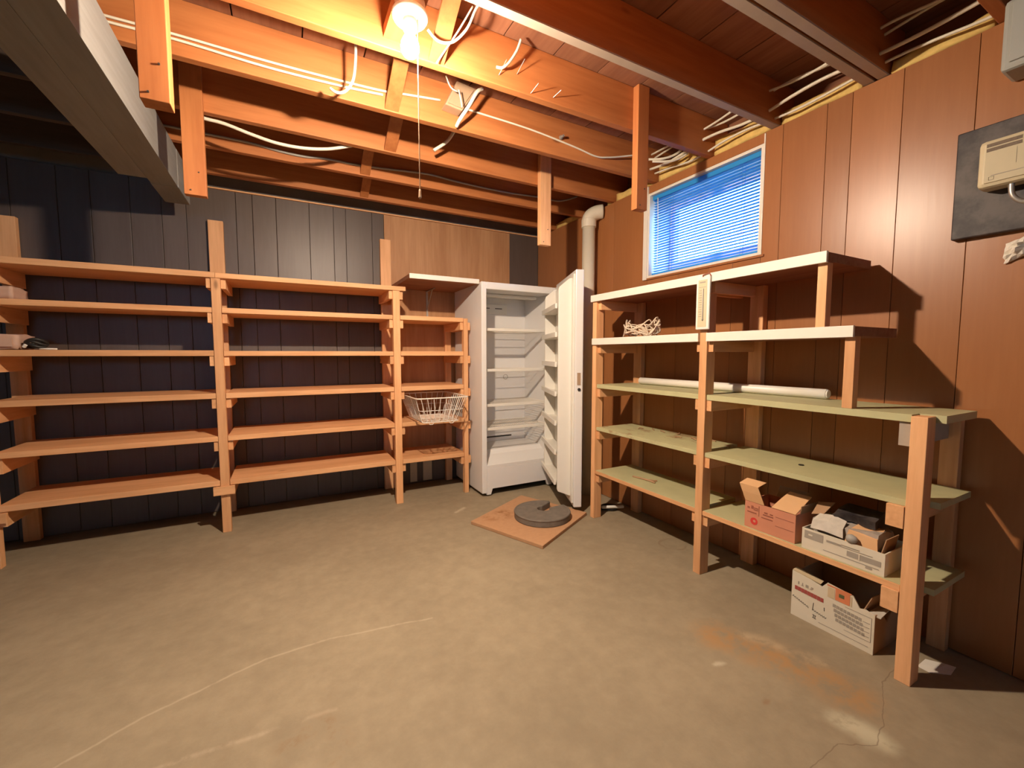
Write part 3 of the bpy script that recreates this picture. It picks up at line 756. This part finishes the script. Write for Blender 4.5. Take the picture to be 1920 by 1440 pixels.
for xx in (b[0] + .06, b[1] - .06):
    MB().tube([(xx - .02, b[2] + .003, zb - .001), (xx - .01, b[2] + .002, zb - .015), (xx + .01, b[2] + .002, zb - .015), (xx + .02, b[2] + .003, zb - .001)], .0024, 6).build('foot', 'wire_white', wk)
for xx in (b[0] + .06, b[1] - .06):
    MB().tube([(xx - .02, 3.30, zb - .002), (xx - .01, 3.30, zb - .0135), (xx + .01, 3.30, zb - .0135), (xx + .02, 3.30, zb - .002)], .0022, 6).build('foot', 'wire_white', wk)

# board on the floor with the slotted disc
o0 = Vector((1.288, 2.033, 0)); e1 = Vector((-.231, .538, 0)); e2 = Vector((.556, .300, 0))
mbp = MB(); i = 0
mbp.v = [tuple(o0), tuple(o0 + e2), tuple(o0 + e2 + e1), tuple(o0 + e1)]; mbp.v += [(p[0], p[1], .022) for p in mbp.v]
mbp.f = [(0, 3, 2, 1), (4, 5, 6, 7), (0, 1, 5, 4), (1, 2, 6, 5), (2, 3, 7, 6), (3, 0, 4, 7)]
def mat_board():
    m, nt, b = mat('stained_board'); k = NB(nt); g = k.n('ShaderNodeNewGeometry'); P = g.outputs['Position']
    n1 = k.noise(P, 40, 4); n2 = k.noise(P, 11, 5)
    c = k.mix(n1, (0.44, 0.235, 0.12, 1), (0.56, 0.32, 0.17, 1))
    d = k.vmath('LENGTH', k.vmath('MULTIPLY', k.vmath('SUBTRACT', P, (1.27, 2.58, .022)), (1.0, 1.4, 0)), out=1)
    f = k.math('MULTIPLY', k.math('SUBTRACT', 1.0, k.ramp(d, .03, .17)), k.ramp(n2, .40, .60))
    k.l(k.mix(f, c, (0.27, 0.10, 0.022, 1)), b.inputs['Base Color']); b.inputs['Roughness'].default_value = .8
    k.bump(n1, .2, .003, b); return m
M['stained_board'] = mat_board()
tag(mbp.build('floor_panel', 'stained_board', bevel=.003), 'square brown board with a rust stain lying before the freezer', 'board')
ds = thing('slotted_disc', 'worn dark grey rubber disc with a slot lying on the brown board', 'disc', (1.52, 2.41, .0225))
def disc_outline(r, rin):
    P = []
    for k in range(49): a = R(40 + (370 - 40) * k / 48); P.append((r * math.cos(a), r * math.sin(a)))
    for k in range(15): a = R(-5 - 285 * k / 14); P.append((.030 + rin * math.cos(a), .030 + rin * math.sin(a)))
    return P
fn = lambda u, v, h: (1.52 + u, 2.41 + v, h)
MB().prism(disc_outline(.192, .044), .0226, .068, fn).build('body', 'rubber', ds, bevel=.006)
MB().tube([(1.52 + .187 * math.cos(R(a)), 2.41 + .187 * math.sin(R(a)), .064) for a in range(42, 369, 6)], .008, 8).build('rim', 'rubber', ds, smooth=True)
MB().tube([(1.56, 2.445, .030), (1.64, 2.468, .030), (1.70, 2.490, .030), (1.76, 2.50, .029)], .006, 6, smooth=4).build('cord', 'black', ds, smooth=True)

# thermometer
th = thing('thermometer', 'tall cream wall thermometer hung on the middle post of the right shelves', 'thermometer', (FX - .02, 1.42, 1.262))
box('back_plate', 'plastic_white', th, FX - .026, FX - .0125, 1.383, 1.459, 1.262, 1.520, bevel=.005)
box('scale_panel', 'cream', th, FX - .0275, FX - .0262, 1.397, 1.446, 1.275, 1.505)
MB().tube([(FX - .030, 1.416, 1.315), (FX - .030, 1.416, 1.462)], .0025, 8).lathe((FX - .030, 1.416, 1.305), (0, 0, 1), [(.002, 0), (.0042, .004), (.0042, .009), (.002, .013)], 10).build('tube', 'steel', th)
mb = MB()
for k in range(12): zz = 1.325 + k * .0115; mb.box(FX - .0282, FX - .0276, 1.424, 1.437 if k % 2 else 1.441, zz, zz + .003)
mb.box(FX - .0282, FX - .0276, 1.405, 1.438, 1.490, 1.496).box(FX - .0282, FX - .0276, 1.402, 1.442, 1.468, 1.470)
mb.build('scale_marks', 'ink_grey', th)
MB().tube([(FX - .016, 1.430, 1.519), (FX - .016, 1.43, 1.530), (FX - .016, 1.395, 1.535), (FX - .016, 1.385, 1.520)], .003, 6).build('hook', 'ink_brown', th)

# bundle of twine
tw = thing('twine_bundle', 'tangled bundle of pale twine on the second right-hand shelf', 'twine', (2.0, 2.02, 1.245))
for k in range(9):
    rnd = random.Random(k); P = []
    for q in range(12):
        a = 2 * math.pi * q / 12 + rnd.random() * .3; ra = .055 + .035 * rnd.random(); rb = .09 + .05 * rnd.random()
        P.append((2.00 + ra * math.cos(a), 2.00 + rb * math.sin(a), 1.2515 + .12 * rnd.random() * (1 - .4 * abs(math.cos(a)))))
    MB().tube(P, .0042, 6, closed=True, smooth=4).build('strand', 'twine', tw, smooth=True)
# long white tube on the third shelf
tu = thing('plastic_tube', 'long white plastic tube lying along the back of the top green shelf', 'tube', (2.12, 1.55, .937))
MB().lathe((2.125, 2.125, .960), (0.02, -1, 0), [(.020, 0), (.0225, .002), (.0225, 1.118), (.020, 1.12)], 20).build('tube', 'plastic_white', tu, smooth=True)
MB().lathe((2.1475, 1.0045, .960), (0.02, -1, 0), [(.0195, 0), (.0195, .004), (.014, .006)], 20).build('end_cap', 'plastic_white', tu)

# stick on the lowest green shelf and crumbs on the one above
tag(MB().tube([(1.97, 2.02, .3455), (1.985, 1.93, .347), (1.99, 1.85, .3455)], .0055, 6, smooth=3).tube([(1.985, 1.93, .346), (2.03, 1.87, .3455)], .0045, 6).build('stick', 'kraft_dark', smooth=True), 'forked dark twig on the lowest green shelf', 'twig')
for k in range(7):
    rnd = random.Random(40 + k); a = rnd.random() * 3; cx, cy = 2.06 + rnd.random() * .09, 1.55 + k * .085
    tag(MB().tube([(cx, cy, .6445), (cx + .025 * math.cos(a), cy + .03 * math.sin(a), .6475), (cx + .05 * math.cos(a), cy + .05 * math.sin(a + .5), .6445)], .0032, 5, smooth=3).build('debris', 'kraft_dark', smooth=True), 'dark scrap of debris on the stained middle green shelf', 'debris', 'scraps on the middle green shelf')
tag(MB().lathe((2.03, 1.04, .6412), (0, 0, 1), [(.011, 0), (.011, .003), (.006, .004)], 12).build('cap', 'black'), 'small black cap on the green shelf above the boxes', 'cap')

# --- cartons
def front_marks(parent, m, rects, X):
    mb = MB()
    for (ya, yb_, za, zb_) in rects: mb.box(X - .0012, X - .0002, min(ya, yb_), max(ya, yb_), za, zb_)
    return mb.build('print', m, parent)
def carton(name, label, x0, x1, y0, y1, z0, z1, m, t=.004, m_in='kraft_dark', group=None):
    o = thing(name, label, 'box', ((x0 + x1) / 2, (y0 + y1) / 2, z0), group)
    mb = MB().box(x0, x1, y0, y1, z0, z0 + t).box(x0, x0 + t, y0, y1, z0 + t, z1).box(x1 - t, x1, y0, y1, z0 + t, z1)
    mb.box(x0 + t, x1 - t, y0, y0 + t, z0 + t, z1).box(x0 + t, x1 - t, y1 - t, y1, z0 + t, z1)
    return o, mb.build('body', m, o)
# open salmon carton with raised flaps
S5 = .3405
cb, body = carton('carton', 'open salmon carton with raised flaps on the lowest right shelf', 1.868, 2.05, .968, 1.190, S5, .462, 'kraft_red')
X = 1.868
MB().sheet([[(X + .001, 1.189, .4625), (X + .001, 1.100, .4625)], [(X - .008, 1.200, .505), (X - .008, 1.112, .505)], [(X - .012, 1.212, .540), (X - .012, 1.124, .540)], [(X + .035, 1.205, .558), (X + .035, 1.115, .558)]], .003).build('flap', 'kraft', cb)
MB().sheet([[(X + .002, 1.070, .4635), (X + .002, .970, .4635)], [(X + .06, 1.062, .497), (X + .06, .966, .497)], [(X + .112, 1.055, .522), (X + .112, .966, .522)]], .003).build('flap', 'kraft', cb)
MB().sheet([[(2.048, 1.15, .463), (2.048, 1.02, .463)], [(2.075, 1.15, .51), (2.075, 1.02, .51)]], .003).build('flap', 'kraft_dark', cb)
MB().sheet([[(1.90, .9685, .463), (2.04, .9685, .463)], [(1.90, .9655, .497), (2.04, .9655, .497)]], .003).build('flap', 'kraft_dark', cb)
front_marks(cb, 'ink_brown', [(1.178, 1.168, .430, .438), (1.160, 1.150, .432, .446), (1.148, 1.128, .436, .440), (1.148, 1.128, .428, .432), (1.178, 1.135, .412, .417), (1.112, 1.062, .404, .408), (1.105, 1.06, .418, .423), (1.10, 1.085, .428, .434), (1.075, 1.062, .428, .433), (1.125, 1.123, .405, .452), (1.05, .975, .428, .4295), (1.05, .975, .388, .3895)], X)
MB().lathe((X - .0002, 1.145, .376), (-1, 0, 0), [(.0165, 0), (.0165, .0010)], 24).build('print', 'ink_bright_red', cb)
MB().lathe((X - .0013, 1.143, .377), (-1, 0, 0), [(.006, 0), (.006, .0006)], 16).build('print', 'kraft_red', cb)
# low white tray box filled with scraps
cw, body = carton('tray_box', 'low white carton tray heaped with scraps on the lowest right shelf', 1.866, 2.06, .664, .940, S5, .425, 'carton_white')
X = 1.866
front_marks(cw, 'ink_grey', [(.93, .862, .386, .418), (.78, .675, .372, .392), (.85, .80, .402, .406), (.85, .70, .398, .4005), (.86, .68, .360, .3625), (.72, .70, .350, .358), (.80, .74, .404, .408)], X)
front_marks(cw, 'carton_white', [(.742, .738, .370, .394), (.915, .90, .40, .406)], X - .0011)
MB().sheet([[(X + .012, .915, .428), (X + .012, .865, .432), (X + .012, .80, .427)], [(X + .02, .912, .462), (X + .024, .86, .470), (X + .02, .805, .460)], [(X + .06, .905, .483), (X + .07, .86, .489), (X + .06, .81, .482)]], .003).build('torn_flap', 'foil', cw)
MB().sheet([[(X + .015, .80, .40), (X + .015, .69, .39)], [(X + .03, .79, .462), (X + .03, .70, .455)], [(X + .10, .78, .482), (X + .10, .705, .478)]], .003).build('torn_flap', 'kraft', cw)
MB().sheet([[(X + .02, .690, .39), (X + .13, .690, .39)], [(X + .03, .676, .468), (X + .13, .676, .468)]], .003).build('torn_flap', 'kraft_dark', cw)
MB().sheet([[(X + .06, .936, .47), (X + .06, .89, .485)], [(X + .12, .940, .51), (X + .12, .88, .525)]], .003).build('torn_flap', 'kraft_dark', cw)
lump(X + .035, X + .16, .70, .92, S5 + .006, .470, .022, 9.0, 7, 10, 5).build('scraps', 'bag_plastic', cw, smooth=False)
MB().lathe((X + .006, .775, .440), (-.2, -1, .1), [(.001, -.012), (.015, -.006), (.017, .006), (.012, .020), (.001, .026)], 12).build('bottle_end', 'cable_grey', cw, smooth=True)
lump(X + .07, X + .17, .72, .86, .478, .518, .026, 23.0, 6, 9, 5).build('scraps', 'slate', cw, smooth=False)
# white carton on the floor
X = 1.925
fb = thing('floor_carton', 'torn white printed carton standing on the floor under the right shelves', 'box', (2.05, .85, 0))
t = .004
outl = [(1.000, 0), (.704, 0), (.704, .155), (.735, .164), (.752, .158), (.775, .196), (.865, .206), (.885, .180), (.93, .190), (1.000, .198)]
MB().prism([(-a, b) for a, b in outl], X, X + t, lambda u, v, h: (h, -u, v)).build('front', 'carton_white', fb)
mb = MB().box(X + t, 2.17, .704, 1.0, 0, t).box(X + t, 2.17, .996, 1.0, t, .19).box(2.166, 2.17, .708, .996, t, .19)
mb.build('body', 'kraft_dark', fb)
MB().prism([(X + t, t), (2.166, t), (2.166, .12), (2.10, .16), (2.03, .10), (1.98, .15), (X + t, .155)], .704, .708, lambda u, v, h: (u, h, v)).build('torn_side', 'kraft_dark', fb)
MB().sheet([[(X + .002, 1.0, .199), (X + .002, .89, .186)], [(X + .03, .998, .204), (X + .03, .892, .190)]], .003).build('flap', 'stain_tan', fb)
MB().sheet([[(X + .006, .742, .160), (X + .10, .735, .160)], [(X + .012, .722, .215), (X + .09, .715, .22)]], .003).build('flap', 'kraft_dark', fb)
MB().sheet([[(X + .006, .73, .152), (X + .10, .73, .155)], [(X + .01, .690, .150), (X + .10, .690, .168)]], .003).build('flap', 'foil', fb)
front_marks(fb, 'ink_red', [(.987 - .0125 * k, .987 - .0125 * k - .0112, .120 - .0006 * k, .137 - .0006 * k) for k in range(9)], X)
front_marks(fb, 'ink_grey', [(.975, .971, .148, .160), (.962, .954, .146, .150), (.959, .956, .150, .160), (.945, .934, .147, .159), (.928, .920, .146, .150), (.924, .916, .150, .158)], X)
ink = MB()
ink.tube([(X - .0005, .995 - .004 * k, .088 - .0014 * k + (.004 if k % 2 else -.003)) for k in range(17)], .0013, 4)
ink.tube([(X - .0005, .912, .095), (X - .0005, .915, .062)], .0014, 4)
ink.tube([(X - .0005, .915 - .004 * k, .064 - .0008 * k + (.004 if k % 2 else -.002)) for k in range(14)], .0013, 4)
ink.tube([(X - .0005, .872, .096), (X - .0005, .871, .082)], .0015, 4)
ink.tube([(X - .0005, .914, .045), (X - .0005, .900, .043)], .0013, 4).tube([(X - .0005, .910, .046), (X - .0005, .910, .032)], .0013, 4).tube([(X - .0005, .904, .045), (X - .0005, .904, .031)], .0013, 4).tube([(X - .0005, .914, .032), (X - .0005, .900, .030)], .0013, 4)
ink.build('marker_scrawl', 'ink_dark', fb)
rows = []
for r_ in range(4):
    for k in range(8): ya = .842 - k * .0125 - r_ * .004; rows.append((ya, ya - .010, .118 - r_ * .018 - k * .001, .130 - r_ * .018 - k * .001))
front_marks(fb, 'ink_grey', rows + [(.714, .7125, .045, .14), (.80, .7125, .139, .1405), (.80, .7125, .044, .0455)] + [(.74, .718, .06 + k * .018, .0615 + k * .018) for k in range(4)] + [(.89, .72, .022, .0235)], X)
mk = front_marks(fb, 'ink_orange', [(.835, .785, .150, .196), (.865, .78, .196, .2015)], X)
front_marks(fb, 'ink_green', [(.822, .804, .168, .182)], X - .0012)
front_marks(fb, 'stain_tan', [(.862, .837, .150, .192), (.783, .778, .150, .19)], X)
# torn white paper on the floor by the end post
tag(MB().sheet([[(2.00, .600, .002), (2.07, .600, .004)], [(1.995, .565, .003), (2.10, .55, .006)], [(2.05, .525, .002), (2.115, .530, .003)]], .0015).build('paper_scrap', 'paper'), 'scrap of white paper on the floor behind the end post', 'paper')
# odds and ends behind the first post
tag(MB().tube([(1.99, 2.36, .010), (2.07, 2.30, .012), (2.14, 2.36, .010), (2.08, 2.42, .010), (2.00, 2.39, .010)], .008, 8, smooth=5).build('hose', 'black', smooth=True), 'black hose coiled on the floor behind the first shelf post', 'hose')
tag(MB().lathe((1.98, 2.33, .036), (.9, -.35, -.02), [(.010, 0), (.011, .002), (.011, .16), (.009, .162)], 12).build('stick', 'plastic_white', smooth=True), 'short white rod leaning on the black hose', 'rod')

# --- electrical things on the right wall
eb = thing('backboard', 'dark stained mounting board on the panelling at the right edge', 'board', (2.2, .42, 1.562))
box('board', 'slate', eb, XW - .030, XW - .0005, .10, .652, 1.562, 1.942, bevel=.004)
tm = thing('control_box', 'cream control box with a printed face on the dark mounting board', 'control box', (2.14, .42, 1.706))
box('housing', 'cream', tm, 2.125, XW - .0305, .270, .575, 1.706, 1.864, bevel=.014)
fp = box('face_plate', 'cream_face', tm, 2.1215, 2.1249, .300, .556, 1.720, 1.850, bevel=.001)
mb = MB().box(2.1205, 2.1214, .475, .554, 1.822, 1.833).box(2.1205, 2.1214, .30, .465, 1.834, 1.846).box(2.1205, 2.1214, .30, .44, 1.823, 1.831).box(2.1205, 2.1214, .475, .554, 1.837, 1.848)
mb.build('print', 'ink_brown2', fp)
mb = MB().box(2.1205, 2.1214, .30, .54, 1.741, 1.743)
for k in range(6): mb.box(2.1205, 2.1214, .31 + k * .035, .3105 + k * .035, 1.765, 1.815)
mb.tube([(2.121, .545, 1.728), (2.121, .533, 1.728), (2.121, .533, 1.738), (2.121, .545, 1.738)], .0008, 4, closed=True)
mb.build('print', 'ink_grey', fp)
MB().tube([(2.15, .498, 1.712), (2.15, .494, 1.67), (2.155, .475, 1.645), (2.16, .44, 1.635)], .008, 8, smooth=5).build('conduit', 'steel', tm, smooth=True)
gx = thing('breaker_box', 'grey metal box high on the right wall at the picture edge', 'box', (2.16, .38, 2.064))
box('housing', 'greybox', gx, 2.105, XW - .0005, .22, .535, 2.064, 2.285, bevel=.012)
box('cover', 'greybox', gx, 2.0985, 2.1045, .24, .515, 2.085, 2.27, bevel=.003)
rnd = random.Random(3); rows = []
for a in range(8):
    rows.append([(XW - .006 - .045 * rnd.random() * math.sin(math.pi * (a + .5) / 8) * math.sin(math.pi * (b + .5) / 8), .515 - .011 * b + .006 * rnd.random(), 1.452 + .0095 * a + .006 * rnd.random() + .004 * b) for b in range(8)])
tag(MB().sheet(rows, .0012).build('tape_scrap', 'paper'), 'crumpled white scrap stuck on the panelling below the dark board', 'scrap')

# --- bits on the left shelving
bgo = thing('paper_bag', 'folded pinkish bag lying on the middle shelf at the left picture edge', 'bag', (-1.34, 3.30, 1.163))
lump(-1.350, -1.265, 3.23, 3.42, 1.1635, 1.245, .010, 12.0, 5, 7, 3).build('bag', 'pink_bag', bgo, smooth=True)
MB().sheet([[(-1.345, 3.218, 1.18), (-1.275, 3.220, 1.18)], [(-1.345, 3.212, 1.225), (-1.275, 3.214, 1.222)]], .002).build('fold', 'pink_bag', bgo)
pl = thing('strap_bundle', 'dark bundled strap with white ends beside the pinkish bag', 'strap', (-1.21, 3.27, 1.163))
for k in range(3):
    MB().tube([(-1.205 + .040 * math.cos(a + k), 3.275 + .04 * math.sin(a + k), 1.178 + .012 * k + .010 * math.sin(2 * a + k) + .010) for a in [q * math.pi / 6 for q in range(12)]], .008, 6, closed=True, smooth=3).build('loop', 'black', pl, smooth=True)
MB().tube([(-1.18, 3.235, 1.168), (-1.145, 3.225, 1.169), (-1.11, 3.235, 1.168)], .005, 6, smooth=3).build('end', 'plastic_white', pl, smooth=True)
MB().tube([(-1.235, 3.222, 1.178), (-1.225, 3.218, 1.19)], .008, 6).build('end', 'plastic_white', pl)
tag(lump(-1.350, -1.270, 3.23, 3.40, 1.4315, 1.492, .012, 31.0, 5, 7, 3).build('cloth_bundle', 'pink_bag', smooth=True), 'pale rounded bundle on the second shelf at the left picture edge', 'bundle')
